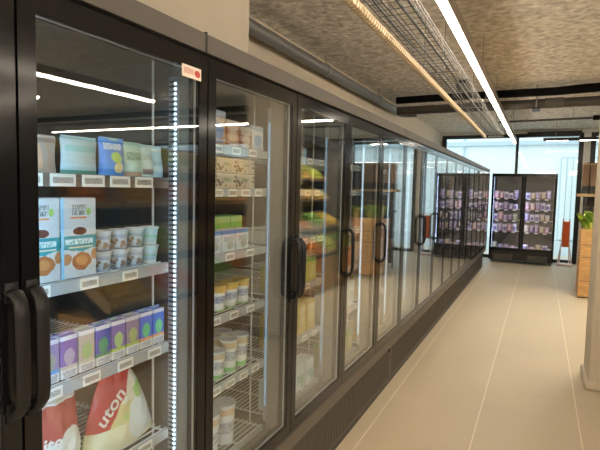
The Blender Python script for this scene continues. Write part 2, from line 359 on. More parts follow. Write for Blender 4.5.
XF = -1.078
def put(name, me, label, cat, y, z, group=None, x=XF, rz=0): return thing(name, label, cat, (x, y, z+DECK), rz, group, me)

# ---- first full door, shelf 1: pouches
z = LV0[0]
pk = [  # mirrored window cyan and cool LED tint painted into the paler pouch colours
 ('beige and brown striped pouch, leftmost on the top shelf of the nearest cooler', .79, .118, .086, printed('pouch_stripes', (.46, .40, .36), [('rect', .2, .3, .1, .85, (.45, .3, .2)), ('rect', .45, .55, .1, .8, (.72, .45, .3)), ('rect', .7, .78, .1, .85, (.5, .36, .25)), ('band', .85, 1, (.3, .22, .18))])),
 ('white and teal pouch left of the blue bag on the top shelf', .917, .116, .092, printed('pouch_teal', (.48, .66, .72), [('rect', .1, .9, .62, .8, (.3, .6, .62)), ('text', .1, .9, .3, .55, (.45, .6, .65)), ('band', 0, .1, (.1, .3, .25))])),
 ('bright blue bag with green and yellow picture on the top shelf', 1.025, .092, .1, printed('pouch_blue', (.10, .32, .85), [('blob', .55, .5, .22, .16, (.55, .8, .25)), ('blob', .62, .22, .2, .14, (.9, .8, .45)), ('text', .15, .85, .72, .9, (.8, .9, 1))])),
 ('pale green pouch with dark script right of the blue bag', 1.106, .072, .094, printed('pouch_green', (.46, .68, .60), [('text', .1, .9, .5, .75, (.1, .25, .2)), ('band', 0, .14, (.5, .38, .3))])),
 ('white-green cup shaped pack, second from the right on the top shelf', 1.16, .056, .092, printed('pouch_mint', (.52, .70, .70), [('text', .15, .85, .55, .75, (.4, .5, .5)), ('rect', .1, .9, .08, .26, (.3, .25, .25))])),
 ('pale blue pack at the right end of the top shelf', 1.205, .05, .09, printed('pouch_sky', (.42, .66, .80), [('text', .1, .9, .4, .55, (.25, .45, .6)), ('band', .9, 1, (.9, .95, 1))])),
]
for lab, y, w, h, mt in pk:
    o = put('pouch', pouch_mesh(w, h, .045, mt), lab, 'pouch', y, z, 'pouches on the top shelf')
    link('crimped_seal', MB().box(-.0245, -.0215, -w*.47, w*.47, h-.001, h+.006).mesh('crimped_seal', mt), o)
# ---- shelf 2: two dessert boxes and stacked cups
z = LV0[1]
boxm = printed('dessert_box_print', (.60, .66, .72), [
 ('blob', .5, .5, .62, .17, (.02, .33, .42)), ('rect', 0, 1, .36, .50, (.02, .33, .42)), ('rect', 0, 1, .53, .8, (.60, .66, .72)), ('text', .1, .9, .42, .49, (.75, .88, .92)),
 ('rect', .2, .9, .375, .392, (.8, .7, .5)), ('blob', .52, .585, .2, .05, (.12, .035, .03)), ('text', .28, .72, .86, .92, (.25, .28, .28)), ('text', .3, .68, .79, .85, (.2, .22, .22)), ('blob', .78, .83, .07, .05, (.35, .6, .15)),
 ('rect', .26, .72, .745, .768, (.82, .32, .12)), ('blob', .57, .2, .28, .115, (.42, .16, .06)), ('blob', .57, .21, .17, .06, (.58, .27, .1)), ('blob', .14, .24, .14, .07, (.5, .26, .12)), ('blob', .95, .28, .1, .07, (.5, .24, .1)), ('rect', 0, .07, 0, 1, (.3, .62, .9))])
bxm = MB().box(-.05, 0, -.0535, .0535, 0, .207, .0015).mesh('dessert_box', boxm)
bl = put('dessert_box', bxm, 'white and teal dessert box with cookie picture at the shelf end by the handles', 'box', .786, z, 'dessert boxes')
br = put('dessert_box', bxm, 'white and teal dessert box with brown chocolates beside the stacked cups', 'box', .897, z, 'dessert boxes')
for o in (bl, br): link('tuck_flap', MB().box(-.046, -.004, -.05, .05, .2072, .2082).mesh('tuck_flap', boxm), o)
cm = printed('cup_print_a', (.54, .62, .70), [('spots', 4, .42, (.30, .22, .18), .12, .6), ('text', 0, 1, .62, .82, (.25, .32, .5)), ('band', 0, .1, (.3, .4, .55))]); cm2 = printed('cup_print_b', (.48, .68, .80), [('text', 0, 1, .45, .6, (.25, .6, .45)), ('band', 0, .2, (.85, .9, .92))])
lidm = pbr('pale_lid', (.72, .76, .82), .3)
for i, y in enumerate((.995, 1.058, 1.121, 1.184)):
    mt = cm if i < 3 else cm2
    for q in range(2):
        lab = f"{'upper' if q else 'lower'} white dessert cup of the {ORD[i]} stack right of the dessert boxes"
        o = put('dessert_cup', cup_mesh(.0275, .0215, .053, mt), lab, 'cup', y, z+q*.0575, 'stacked dessert cups', x=XF-.03)
        link('lid', lid_mesh(.0275, .003, .0535, lidm), o)
# ---- shelf 3: small purple and blue cartons
z = LV0[2]
cw = [((.34, .28, .54), (.55, .52, .6), 'lilac and white'), ((.34, .26, .48), (.42, .38, .33), 'lilac and beige'), ((.19, .12, .42), (.46, .40, .55), 'deep purple'), ((.52, .46, .42), (.35, .55, .25), 'beige and purple'),
      ((.06, .10, .50), (.05, .35, .2), 'dark blue with green leaf'), ((.22, .16, .52), (.42, .62, .25), 'purple with green base'), ((.30, .22, .36), (.4, .5, .2), 'brown-purple'), ((.05, .15, .72), (.12, .62, .3), 'second-last bright blue and green'), ((.04, .18, .8), (.12, .7, .35), 'lit end, bright blue and green')]
for i, (ca, cb, nm) in enumerate(cw):
    mt = printed('carton_print_%d' % i, ca, [('blob', .5, .5, .32, .2, cb), ('band', .9, 1, (.75, .75, .85)), ('band', 0, .22, (.8, .8, .78)), ('text', .1, .9, .03, .18, (.35, .4, .5)), ('band', .22, .30, [(.15, .4, .85), (.15, .4, .85), (.6, .6, .5), (.6, .6, .5), (.05, .3, .15), (.45, .65, .1), (.4, .55, .1), (.8, .35, .15), (.8, .4, .2)][i])])
    o = put('drink_carton', carton(.05, .045, .112, mt), f'{nm} small carton on the third shelf of the nearest cooler', 'carton', .752+.0555*i, z, 'small cartons on the third shelf')
    link('carton_fold', MB().box(-.026, -.02, -.023, .023, .112, .119, .001).mesh('carton_fold', mt), o)
# ---- shelf 4: bags of frozen food
z = LV0[3]
bagA = printed('bag_print_a', (.74, .74, .66), [('blob', .4, .3, .4, .25, (.66, .6, .3)), ('spots', 6, .25, (.45, .62, .25), .3, .8), ('slant', 1.7, -.15, (.5, .035, .045)), ('slant', 1.7, .62, (.62, .75, .7)), ('band', 0, .3, (.74, .72, .5)), ('blob', .72, .3, .25, .28, (.72, .8, .82)), ('blob', .68, .62, .08, .1, (.35, .6, .2))], rough=.25)
bagB = printed('bag_print_b', (.76, .78, .74), [('band', .18, .27, (.4, .62, .2)), ('spots', 7, .25, (.5, .66, .3), .05, .5), ('band', .5, .88, (.45, .06, .06)), ('band', .9, 1, (.6, .55, .5)), ('blob', .7, .42, .2, .18, (.75, .78, .76))], rough=.25)
def bag_mesh(w, h, d, mat, apex, top):
    t = bmesh.new(); nu, nv = 16, 18; sides = [[], []]
    for j in range(nv+1):
        v = j/nv; ww = w*((1-v)**.55*(1-top)+top); yc = apex*w*v**1.2
        for sgn in (0, 1):
            row = []
            for i in range(nu+1):
                u = i/nu; e = max(0, math.sin(math.pi*u))**.6; th = d*.5*e*(1-v**2.2)**.8*(.75+.25*min(1, v*6))
                wr = .006*e*(math.sin(17*u+9*v)*math.cos(13*v-4*u)+.6*math.sin(31*u-22*v))*(1 if v > .05 else 0)
                row.append(t.verts.new(((th+wr if not sgn else -th-.001), yc+(u-.5)*ww, v*h+.004*math.sin(11*u)*v)))
            sides[sgn].append(row)
    a, c = sides
    for j in range(nv):
        for i in range(nu):
            t.faces.new((a[j][i], a[j][i+1], a[j+1][i+1], a[j+1][i])); t.faces.new((c[j][i+1], c[j][i], c[j+1][i], c[j+1][i+1]))
        t.faces.new((a[j][0], a[j+1][0], c[j+1][0], c[j][0])); t.faces.new((a[j+1][-1], a[j][-1], c[j][-1], c[j+1][-1]))
    for i in range(nu):
        t.faces.new((a[0][i+1], a[0][i], c[0][i], c[0][i+1])); t.faces.new((a[-1][i], a[-1][i+1], c[-1][i+1], c[-1][i]))
    mb = MB(); mb.add(t); return mb.mesh('food_bag', mat, True)
lettering = pbr('white_print', (.85, .8, .78), .4)
YZ = Matrix(((0, 0, 1, 0), (1, 0, 0, 0), (0, 1, 0, 0), (0, 0, 0, 1)))      # text plane -> YZ facing +X
o = put('food_bag', bag_mesh(.292, .25, .10, bagA, -.05, .16), 'red topped white and yellow food bag leaning on the bottom shelf', 'bag', 1.083, z, 'food bags on the bottom shelf', x=-1.135)
textpart('lettering', 'uton', .062, lettering, o, Matrix.Translation((.05, -.062, .135)) @ YZ @ Matrix.Rotation(math.radians(42), 4, 'Z'), .001)
o = put('food_bag', bag_mesh(.19, .24, .10, bagB, 0, .7), 'white and green food bag with red band in the bottom corner by the handles', 'bag', .845, z, 'food bags on the bottom shelf', x=-1.13)
textpart('lettering', 'ite', .055, lettering, o, Matrix.Translation((.052, -.035, .115)) @ YZ @ Matrix.Rotation(math.radians(-6), 4, 'Z'), .001)

# ---- second full glass door
ys = seam(1)
z = LV1[0]
tb = [((.34, .38, .22), (.35, .18, .12), 'green and brown'), ((.62, .34, .16), (.25, .35, .6), 'orange and blue'), ((.58, .24, .12), (.75, .55, .4), 'rust orange'), ((.42, .2, .13), (.75, .6, .5), 'brown and cream'), ((.72, .76, .82), (.35, .5, .75), 'white and blue')]
for i, (ca, cb, nm) in enumerate(tb):
    mt = printed('meal_box_print_%d' % i, ca, [('blob', .5, .4, .35, .25, cb), ('band', .8, 1, tuple(.5*q+.3 for q in cb)), ('text', .1, .9, .62, .78, (.85, .82, .75))])
    h = (.115, .125, .1, .085, .1)[i]
    o = put('meal_box', carton(.085, .06, h, mt), f'{nm} ready meal box on the top shelf behind the second glass door', 'box', ys+.15+.093*i, z, 'ready meal boxes on the top shelf')
    link('sleeve', MB().box(-.0605, .0006, -.0432, .0432, h*.02, h*.18).mesh('sleeve', mt), o)
z = LV1[1]
mus = printed('snack_tray_print', (.66, .58, .46), [('spots', 4, .3, (.16, .07, .06), .1, .9), ('spots', 5.5, .22, (.5, .55, .32), .1, .95), ('text', .3, .7, .5, .7, (.3, .35, .2)), ('band', .92, 1, (.8, .75, .65))]); grn = printed('green_side_print', (.22, .62, .12), [('band', .8, 1, (.5, .75, .3)), ('text', .2, .8, .3, .6, (.8, .9, .7))])
for r in range(2):
    for i in range(3):
        o = put('snack_tray', carton(.128, .1, .056, mus), f"cream berry snack tray, {ORD[i]} along in the {'upper' if r else 'lower'} layer behind the second glass door", 'tray', ys+.165+.134*i, z+.058*r, 'cream berry snack trays')
        link('side_flap', MB().box(-.1, -.004, .0642, .0652, .003, .053).mesh('side_flap', grn), o)
z = LV1[2]
wb_ = printed('white_pack_blue_top', (.74, .78, .8), [('band', .82, 1, (.12, .3, .7)), ('text', .1, .9, .45, .7, (.35, .4, .5)), ('blob', .6, .3, .25, .2, (.5, .48, .42))])
for i in range(4):
    o = put('cheese_pack', carton(.088, .05, .082, wb_), f'white pack with blue top, {ORD[i]} along, third shelf behind the second glass door', 'pack', ys+.12+.098*i, z, 'white packs with blue tops')
    link('top_flap', MB().box(-.05, 0, -.042, .042, .082, .085).mesh('top_flap', wb_), o)
for i in range(5):
    o = put('green_box', carton(.086, .09, .128, grn), f'green box standing behind the blue topped packs, {ORD[i]} along', 'box', ys+.14+.092*i, z, 'green boxes on the third shelf', x=-1.17)
yc1 = printed('yogurt_print_yellow', (.74, .76, .76), [('band', .78, 1, (.62, .42, .1)), ('text', .0, 1, .35, .65, (.12, .2, .4)), ('band', .0, .1, (.35, .6, .3))]); yc2 = printed('yogurt_print_green', (.76, .78, .76), [('band', .8, 1, (.6, .48, .3)), ('text', .0, 1, .4, .7, (.25, .3, .4)), ('band', .05, .2, (.2, .55, .2))])
yl = pbr('amber_lid', (.62, .44, .14), .35); cl = pbr('cloudy_plastic_lid', (.6, .63, .66), .25)
z = LV1[3]
for i in range(5):
    o = put('yogurt_cup', cup_mesh(.0345, .029, .098, yc1), f'white yogurt cup with amber rim, {ORD[i]} along the fourth shelf, second glass door', 'cup', ys+.12+.086*i, z, 'amber rimmed yogurt cups', x=XF-.038)
    link('lid', lid_mesh(.0345, .006, .0985, yl), o)
z = LV1[4]
for i in range(5):
    tall = i >= 3
    o = put('yogurt_cup', cup_mesh(.036, .030, .105 if not tall else .128, yc2), f"{'tall ' if tall else ''}white and beige yogurt cup, {ORD[i]} along the fifth shelf, second glass door", 'cup', ys+.12+.086*i, z, 'white and beige yogurt cups', x=XF-.04)
    link('lid', lid_mesh(.036, .008, .1055 if not tall else .1285, cl), o)
    o = put('yogurt_cup', cup_mesh(.036, .030, .128, yc2), f'tall cup in the back row of the fifth shelf, {ORD[i]} along, second glass door', 'cup', ys+.12+.086*i, z, 'back row yogurt cups', x=XF-.125)
    link('lid', lid_mesh(.036, .008, .1285, cl), o)
z = LV1[5]
tub = printed('tub_print', (.74, .78, .82), [('band', .78, .95, (.72, .52, .36)), ('text', 0, 1, .3, .6, (.35, .35, .45))]); tl = printed('tub_lid_print', (.62, .66, .72), [('spots', 4, .3, (.3, .32, .4), 0, 1)])
for i in range(3):
    for r in range(2):
        o = put('yogurt_tub', cup_mesh(.046, .038, .16, tub), f"large lidded yogurt tub, {ORD[i]} along in the {'back' if r else 'front'} row on the cooler floor", 'tub', ys+.155+.11*i-.025*r, z, 'large yogurt tubs', x=XF-.055-.11*r)
        link('lid', lid_mesh(.046, .008, .1605, tl), o)
for i in range(4):
    o = put('green_box', carton(.075, .08, .17, grn), f'tall green box at the back of the cooler floor, {ORD[i]} along', 'box', ys+.24+.085*i, z, 'tall green boxes on the cooler floor', x=-1.34)
# ---- following doors: yellow, white and green packs
yel = printed('yellow_pack_print', (.62, .46, .1), [('blob', .5, .5, .35, .25, (.7, .62, .25)), ('text', .1, .9, .7, .9, (.85, .8, .6))]); ylg = printed('yellow_green_print', (.48, .5, .1), [('blob', .5, .4, .3, .3, (.66, .62, .3)), ('band', .85, 1, (.3, .45, .1))]); wcy = printed('white_cyan_print', (.7, .82, .86), [('text', .1, .9, .3, .6, (.2, .45, .55)), ('rect', .6, .9, .1, .5, (.2, .5, .35))]); red = printed('red_pack_print', (.5, .12, .08), [('text', .1, .9, .5, .8, (.85, .8, .7))])
rows = [(LV1[0], yel, .11, 'yellow'), (LV1[1], red, .1, 'red'), (LV1[2], wcy, .12, 'white and cyan'), (LV1[3], ylg, .12, 'yellow-green'), (LV1[4], yel, .16, 'tall yellow'), (LV1[5], wcy, .14, 'squat white and cyan')]
for k in (2, 3, 4):
    for ri, (z, mt, h, nm) in enumerate(rows):
        if k == 3: mt = [ylg, wcy, yel, red, wcy, ylg][ri]; nm = ['yellow-green', 'white and cyan', 'yellow', 'red', 'tall white and cyan', 'squat yellow-green'][ri]
        if k == 4: mt = [wcy, ylg, red, wcy, ylg, yel][ri]; nm = ['white and cyan', 'yellow-green', 'red', 'white', 'tall yellow-green', 'squat yellow'][ri]
        me = carton(.1, .08, h, mt)
        if ri < (3 if k < 4 else 2): continue
        for i in range(4):
            put('food_pack', me, f'{nm} pack, {ORD[i]} along, {ORD[ri]} shelf down, {ORD[k]} full glass door', 'pack', seam(k)+.12+.12*i, z, 'packs behind the middle glass doors')
for k in range(5, 9):
    for ri in range(6):
        mt = [yel, wcy, ylg, red, wcy, yel][(ri+k) % 6]; me = carton(.2, .1, .11, mt)
        for i in range(2):
            put('food_pack', me, f"wide pack {'nearer' if i == 0 else 'beyond'} in its pair, {ORD[ri]} shelf down, {ORD[k]} full glass door", 'pack', seam(k)+.17+.24*i, LV1[ri], 'wide packs behind the far glass doors')

# ------------------------------------------------------------------ end cooler across the aisle
EY, EX0, EX1 = 11.6, -.982, .2954
ec = thing('upright_cooler', 'black two door upright cooler across the aisle end below the window', 'cooler', (0, EY, 0))
part('cabinet', MB().box(EX0, EX0+.04, .03, .66, .1, 1.95).box(EX1-.04, EX1, .03, .66, .1, 1.95).box(EX0+.04, EX1-.04, .03, .66, 1.90, 1.95).box(EX0+.04, EX1-.04, .03, .66, .26, .30), M['blackm'], ec)
part('back_panel', MB().box(EX0+.04, EX1-.04, .60, .66, .30, 1.90), pbr('end_cooler_liner', (.05, .048, .048), .5), ec)
bs = part('base_panel', MB().box(EX0, EX1, .03, .64, .06, .26, .005), M['blackm'], ec)
for gx in (EX0+.09, EX1-.50):
    gr = part('vent_grille', MB().box(gx, gx+.40, .018, .03, .07, .2), M['blackm'], ec)
    for q in range(5): link('slat', MB().box(gx+.01, gx+.39, .008, .018, .08+.024*q, .088+.024*q).mesh('slat', M['alu']), gr)
for lx in (EX0+.06, EX1-.06):
    for ly in (.08, .58): part('foot', MB().lathe([(.02, 0), (.025, .005), (.014, .012), (.014, .06)], (lx, ly, 0), 12), M['blackm'], ec, True)
mid = (EX0+EX1)/2+.0
for a, c2, nm in ((EX0, mid-.002, 'L'), (mid+.002, EX1, 'R')):
    fr = MB().box(a, a+.045, 0, .028, .27, 1.945).box(c2-.045, c2, 0, .028, .27, 1.945).box(a+.045, c2-.045, 0, .028, .27, .335).box(a+.045, c2-.045, 0, .028, 1.885, 1.945)
    d = part('door', fr, M['black'], ec)
    link('pane', MB().box(a+.045, c2-.045, .008, .013, .335, 1.885).mesh('pane', M['pane']), d)
    hx = c2-.025 if nm == 'L' else a+.025
    link('handle', MB().tube([(hx, 0, .95), (hx, -.04, .98), (hx, -.045, 1.1), (hx, -.04, 1.22), (hx, 0, 1.25)], .01, 8).mesh('handle', M['handle'], True), d)
EL = [1.405, 1.165, .925, .68, .315]
for x in (EX0+.0405, mid-.03, mid+.022, EX1-.0445): 
    lp = part('led_strip', MB().box(x, x+.004, .032, .055, .32, 1.88), M['ledend'], ec)
for z in EL:
    for a, c2 in ((EX0+.05, mid-.03), (mid+.03, EX1-.05)):
        w_ = MB()
        for q in range(14): yy = .09+.036*q; w_.box(a, c2, yy, yy+.006, z-.004, z)
        w_.box(a, a+.008, .075, .59, z-.010, z-.004).box(c2-.008, c2, .075, .59, z-.010, z-.004)
        sh = part('shelf', w_, M['wire'], ec); link('price_rail', MB().box(a, c2, .067, .075, z-.03, z+.008).mesh('price_rail', M['blackm']), sh)
        for q in range(3): link('price_tag', MB().box(a+.05+.17*q, a+.12+.17*q, .0645, .067, z-.018, z+.008).mesh('price_tag', M['tag']), sh)
ecol = [((.24, .12, .36), (.6, .48, .68), 'violet'), ((.55, .16, .28), (.8, .6, .62), 'pink'), ((.62, .60, .70), (.28, .18, .42), 'white and lilac'), ((.42, .26, .15), (.72, .6, .48), 'tan'), ((.10, .07, .18), (.45, .3, .5), 'dark purple'), ((.2, .26, .12), (.6, .5, .4), 'olive'), ((.66, .32, .24), (.85, .72, .66), 'salmon')]
emats = [printed('frozen_pack_print_%d' % i, a, [('blob', .5, .4, .35, .25, c), ('text', .1, .9, .65, .85, (.9, .88, .9)), ('band', .92, 1, c)]) for i, (a, c, _) in enumerate(ecol)]
rz = -math.pi/2
pick = random.Random(3)
for si, z in enumerate(EL):
    for di, a in enumerate((EX0+.10, mid+.095)):
        n = 5 if si < 4 else 4
        for i in range(n):
            ci = pick.choice(([0, 1, 2, 4, 2, 5] if di == 0 else [1, 3, 6, 2, 3, 0])); h = pick.uniform(.13, .195) if si < 4 else pick.uniform(.06, .13)
            w = .092 if si < 4 else .11
            me = pouch_mesh(w, h, .06, emats[ci]) if (i+si) % 3 else carton(w, .06, h, emats[ci])
            thing('frozen_pack', f"{ecol[ci][2]} pack, {ORD[i]} along {ORD[si]} shelf down, {'window mullion' if di == 0 else 'orange sign'} side door of end cooler", 'pack', (a+(.098 if si < 4 else .125)*i, EY+.10, z+.0004), rz, 'packs in the end cooler', me)

# ------------------------------------------------------------------ ceiling services
ll = None
def linear_light(label, p0, p1, z=2.56, seg=1.5, w=.015):
    p0, p1 = Vector((*p0, z)), Vector((*p1, z)); d = (p1-p0); L = d.length; a = math.atan2(d.y, d.x)
    t = thing('linear_light', label, 'light', p0, a, 'linear ceiling lights')
    part('housing', MB().box(0, L, -w-.013, w+.013, .012, .095, .003), M['alu'], t)
    part('glow_edge_wing', MB().box(0, L, -w-.012, -w, .007, .0118).box(0, L, w, w+.012, .007, .0118), M['glow_edge'], t)  # cream wings paint the warm edge of the glow beside the diffuser
    n = max(1, round(L/seg))
    for i in range(n): part('diffuser', MB().box(L*i/n+.006, L*(i+1)/n-.006, -w+.0002, w-.0002, -.018, .0116), M['led'], t)
    for i in range(n+1):
        x = min(max(L*i/n, .1), L-.1); part('hanger', MB().tube([(x, 0, .095), (x, 0, ZC-z)], .003, 6), M['steel'], t)
    return t
linear_light('long glowing strip light hung over the aisle beside the cable tray', (-.543, 1.7), (-.543, 11.1))
linear_light('shorter strip light over the shop floor seen mirrored in the nearest door', (2.45, -.6), (2.45, 4.75), w=.009)
linear_light('crosswise strip light near the far windows seen mirrored in the doors', (.95, 6.9), (8.6, 6.9), w=.009)
linear_light('crosswise strip light over the middle of the shop floor', (3.3, 3.8), (9.5, 3.8), z=2.5, w=.016)
for i, y in enumerate((-.9, -2.6, -4.3)):  # unseen lights added behind the camera to brighten ceiling and near floor
    linear_light(f'added unseen crosswise strip light {["nearest behind the viewpoint", "second behind the viewpoint", "last before the near wall"][i]}', (-.3, y), (8, y), w=.03)
for x, y1, nm in ((1.0, -.1, 'just beside the viewpoint'), (4.0, 3.4, 'over the first dark shelving run'), (5.6, 4.5, 'between the dark shelving runs'), (7.2, 5.5, 'over the furthest shelving run'), (8.8, 6.4, 'past the furthest shelving run'), (10.6, 6.6, 'nearest the outer wall')):  # lights added out of view; their floor bounce lifts the ceiling
    linear_light(f'added unseen lengthwise strip light over the shop floor {nm}', (x, -5.6 if x > 8.1 else -.6 if x > 2 else -.75), (x, y1), z=2.66, w=.025)
cd = thing('conduit', 'beige corrugated conduit running along the ceiling left of the cable tray', 'conduit', (-.889, 0, 2.45))
pr = []; rr = []; y = 1.4
while y < 8.7: pr += [(0, y, 0), (0, y+.022, 0), (0, y+.026, 0), (0, y+.036, 0)]; rr += [.028, .028, .023, .023]; y += .04
part('pipe', MB().tube(pr, rr, 8), M['conduit'], cd, True)
for y in range(2, 9, 2): part('hanger', MB().tube([(0, y, .024), (0, y, ZC-2.46)], .004, 6), M['steel'], cd)
ct = thing('cable_tray', 'wire mesh cable tray hung from the concrete ceiling', 'cable tray', (-.714, 0, 2.44))
for i in range(5): part('long_wire', MB().box(-.104+.052*i-.0014, -.104+.052*i+.0014, 1.4, 8.85, -.002, .002), M['meshwire'], ct)
for x in (-.104, .104):
    for z in (.026, .05): part('long_wire', MB().box(x-.002, x+.002, 1.4, 8.85, z-.002, z+.002), M['meshwire'], ct)
cw_ = MB(); cw_.tube([(-.104, 0, .052), (-.104, 0, -.004), (.104, 0, -.004), (.104, 0, .052)], .0016, 5); cwm = cw_.mesh('cross_wire', M['meshwire'])
for i in range(84): link('cross_wire', cwm, ct, (0, 1.42+.0885*i, 0))
for y in (2.2, 3.9, 5.6, 6.9, 8.6): part('hanger', MB().tube([(0, y, .0), (0, y, ZC-2.45)], .004, 6).box(-.115, .115, y-.012, y+.012, -.012, -.006), M['steel'], ct)
for i, (dx, r) in enumerate(((-.07, .008), (-.03, .006), (.03, .009), (.075, .006))):
    cb = thing('cable', ['thick dark cable at the wall side of the tray', 'thin dark cable second across in the tray', 'thickest dark cable in the middle of the tray', 'thin cable on the aisle side of the tray'][i], 'cable', (-.714+dx, 0, 2.444+r), 0, 'cables in the tray')
    part('sheath', MB().tube([(.008*math.sin(y*1.7+i), y, .004*abs(math.sin(y*2.3+i))) for y in [1.4+.25*k for k in range(30)]], r, 7), M['cable'], cb, True)
dn = thing('smoke_detector', 'small grey ceiling box with dark top above the cable tray', 'detector', (-.95, 6.6, 2.79))
part('box', MB().box(-.09, .09, -.06, .06, 0, .1, .01), M['steel'], dn); part('mount', MB().lathe([(.07, .1), (.08, .105), (.08, .14), (.07, .145)]), M['duct'], dn)
wp = thing('drain_pipe', 'grey plastic pipe along the corner of ceiling and left wall', 'pipe', (-2.13, 0, 2.79))
part('pipe', MB().tube([(0, 1.0, 0), (0, 7.8, 0)], .058, 16), M['pipe'], wp, True)
part('elbow', MB().tube([(0, 7.8, 0), (0, 7.95, 0), (.03, 8.05, 0), (.12, 8.09, 0), (.25, 8.1, 0)], .066, 14), M['pipe'], wp, True)
for y in (2.6, 4.9, 6.8): part('clamp', MB().lathe([(.062, -.02), (.066, -.02), (.066, .02), (.062, .02)]).box(-.006, .006, -.006, .006, .0, .001), M['steel'], wp, True).matrix_local = Matrix.Translation((0, y, 0)) @ Matrix.Rotation(math.pi/2, 4, 'X')
for y in (2.6, 4.9, 6.8): part('clamp_rod', MB().tube([(0, y, .066), (0, y, ZC-2.80)], .005, 6), M['steel'], wp)
d1 = thing('black_duct', 'black foam wrapped pipe crossing under the ceiling, upper of two', 'pipe', (0, 7.1, 2.835))
part('insulation', MB().tube([(-1.95, 0, -.01), (-1.0, 0, -.005), (.1, .05, .0), (.45, .05, .015), (.8, .05, .02), (9, .05, .02)], [.05, .05, .052, .056, .05, .05], 14), M['duct'], d1, True)
tn = part('torn_foam', MB().tube([(.66, -.03, -.03), (.72, -.04, -.035), (.85, -.05, -.03), (1.1, -.05, -.03)], [.02, .045, .05, .04], 9), M['foam'], d1, True)
d2 = thing('grey_duct', 'brown-grey wrapped pipe crossing under the ceiling, lower of two', 'pipe', (0, 7.35, 2.715))
part('pipe', MB().tube([(-2.0, 0, 0), (9, 0, 0.03)], .062, 16), M['duct2'], d2, True)
part('sleeve', MB().tube([(-.02, 0, .008), (.2, 0, .008)], .068, 16), pbr('sleeve_grey', (.1, .095, .09), .4), d2, True)
br = thing('pipe_bracket', 'steel hanger bracket holding the two crossing pipes', 'bracket', (-.12, 7.22, 0))
part('rod', MB().tube([(0, 0, 2.64), (0, 0, ZC-.003)], .008, 6), M['steel'], br); part('plate', MB().box(-.05, .05, -.03, .24, 2.635, 2.648), M['blackm'], br)
d3 = thing('thin_pipe', 'thin dark pipe crossing under the ceiling before the end window', 'pipe', (0, 9.2, 2.76))
part('pipe', MB().tube([(-.74, .16, 0), (.8, .0, 0), (6, -.4, .0)], .018, 10), M['duct2'], d3, True)
part('joint', MB().tube([(.68, .01, 0), (.9, -.0, 0)], .04, 10), M['duct'], d3, True)
for x in (-.5, .4): part('hanger', MB().tube([(x, .1, .018), (x, .1, ZC-2.76)], .004, 6), M['steel'], d3)
tr = thing('track_light', 'black ceiling track with pale light segments near the end window', 'light', (0, 11.0, 2.575))
part('rail', MB().box(-.02, 2.6, -.03, .03, .0, .06, .004), M['blackm'], tr)
for a in (.05, .62, 1.3): part('light_segment', MB().box(a, a+.36, -.022, .022, -.004, 0), M['led'], tr)
for x in (.2, 1.2, 2.2): part('hanger', MB().tube([(x, 0, .06), (x, 0, ZC-2.575)], .004, 6), M['steel'], tr)

# ------------------------------------------------------------------ right side: sign, crates, dispensers, produce rack
sg = thing('folding_sign', 'orange-red panel on a white folding floor stand beside the end cooler', 'sign', (.52, 11.93, 0))
part('panel', MB().box(-.062, .062, -.012, 0, .4, .95, .004), M['orange'], sg)
part('frame', MB().tube([(-.13, -.06, .05), (-.07, .006, .5), (-.06, .008, 1.0), (.06, .008, 1.0), (.07, .006, .5), (.13, -.06, .05)], .013, 8), M['pinkw'], sg, True)
part('base_plate', MB().box(-.15, .15, -.12, .14, 0, .045, .015), M['pinkw'], sg)
part('rear_leg', MB().tube([(-.09, .12, .05), (-.055, .02, .96)], .01, 8), M['pinkw'], sg, True); part('rear_leg', MB().tube([(.09, .12, .05), (.055, .02, .96)], .01, 8), M['pinkw'], sg, True)
cs = thing('wooden_crate_stand', 'tall orange wood crate stand topped with leafy greens behind the column', 'crate', (.56, 8.3, 0))
part('liner', MB().box(.02, .68, .02, .48, .02, 1.0), M['dark'], cs)
for zi, (z0, z1) in enumerate([(.02, .25), (.26, .60), (.61, .79), (.80, 1.02)]):
    part('plank', MB().box(0, .7, 0, .018, z0, z1, .003), M['wood'], cs); part('plank', MB().box(0, .018, .018, .5, z0, z1, .003), M['wood'], cs)
    part('plank', MB().box(.682, .7, .018, .5, z0, z1, .003), M['wood'], cs)
for (x, y) in ((-.012, -.012), (.69, -.012)): part('corner_post', MB().box(x+.012, x+.022, y+.004, y+.012, 0, 1.02), M['wood'], cs)
part('shelf_board', MB().box(.018, .682, .018, .5, 1.0, 1.012), M['wood'], cs)
lf = bmesh.new(); nv, nu = 7, 5; g = []
for j in range(nv+1):
    v = j/nv; row = []
    for i in range(nu+1):
        u = i/nu-.5; w = .075*math.sin(math.pi*min(1, .15+.85*v)**.8)+.012
        row.append(lf.verts.new((u*2*w, .03+.10*v+.05*v*v, .16*math.sin(1.35*v)+.012*math.sin(14*u+9*v)*v+.05*abs(u)*v)))
    g.append(row)
for j in range(nv):
    for i in range(nu): lf.faces.new((g[j][i], g[j][i+1], g[j+1][i+1], g[j+1][i]))
bmesh.ops.solidify(lf, geom=lf.faces[:], thickness=.0015)
lmb = MB(); lmb.add(lf); leafm = lmb.mesh('leaf', M['leaf'], True); leafm2 = leafm.copy(); leafm2.materials.clear(); leafm2.materials.append(M['leafy'])
lr = random.Random(5)
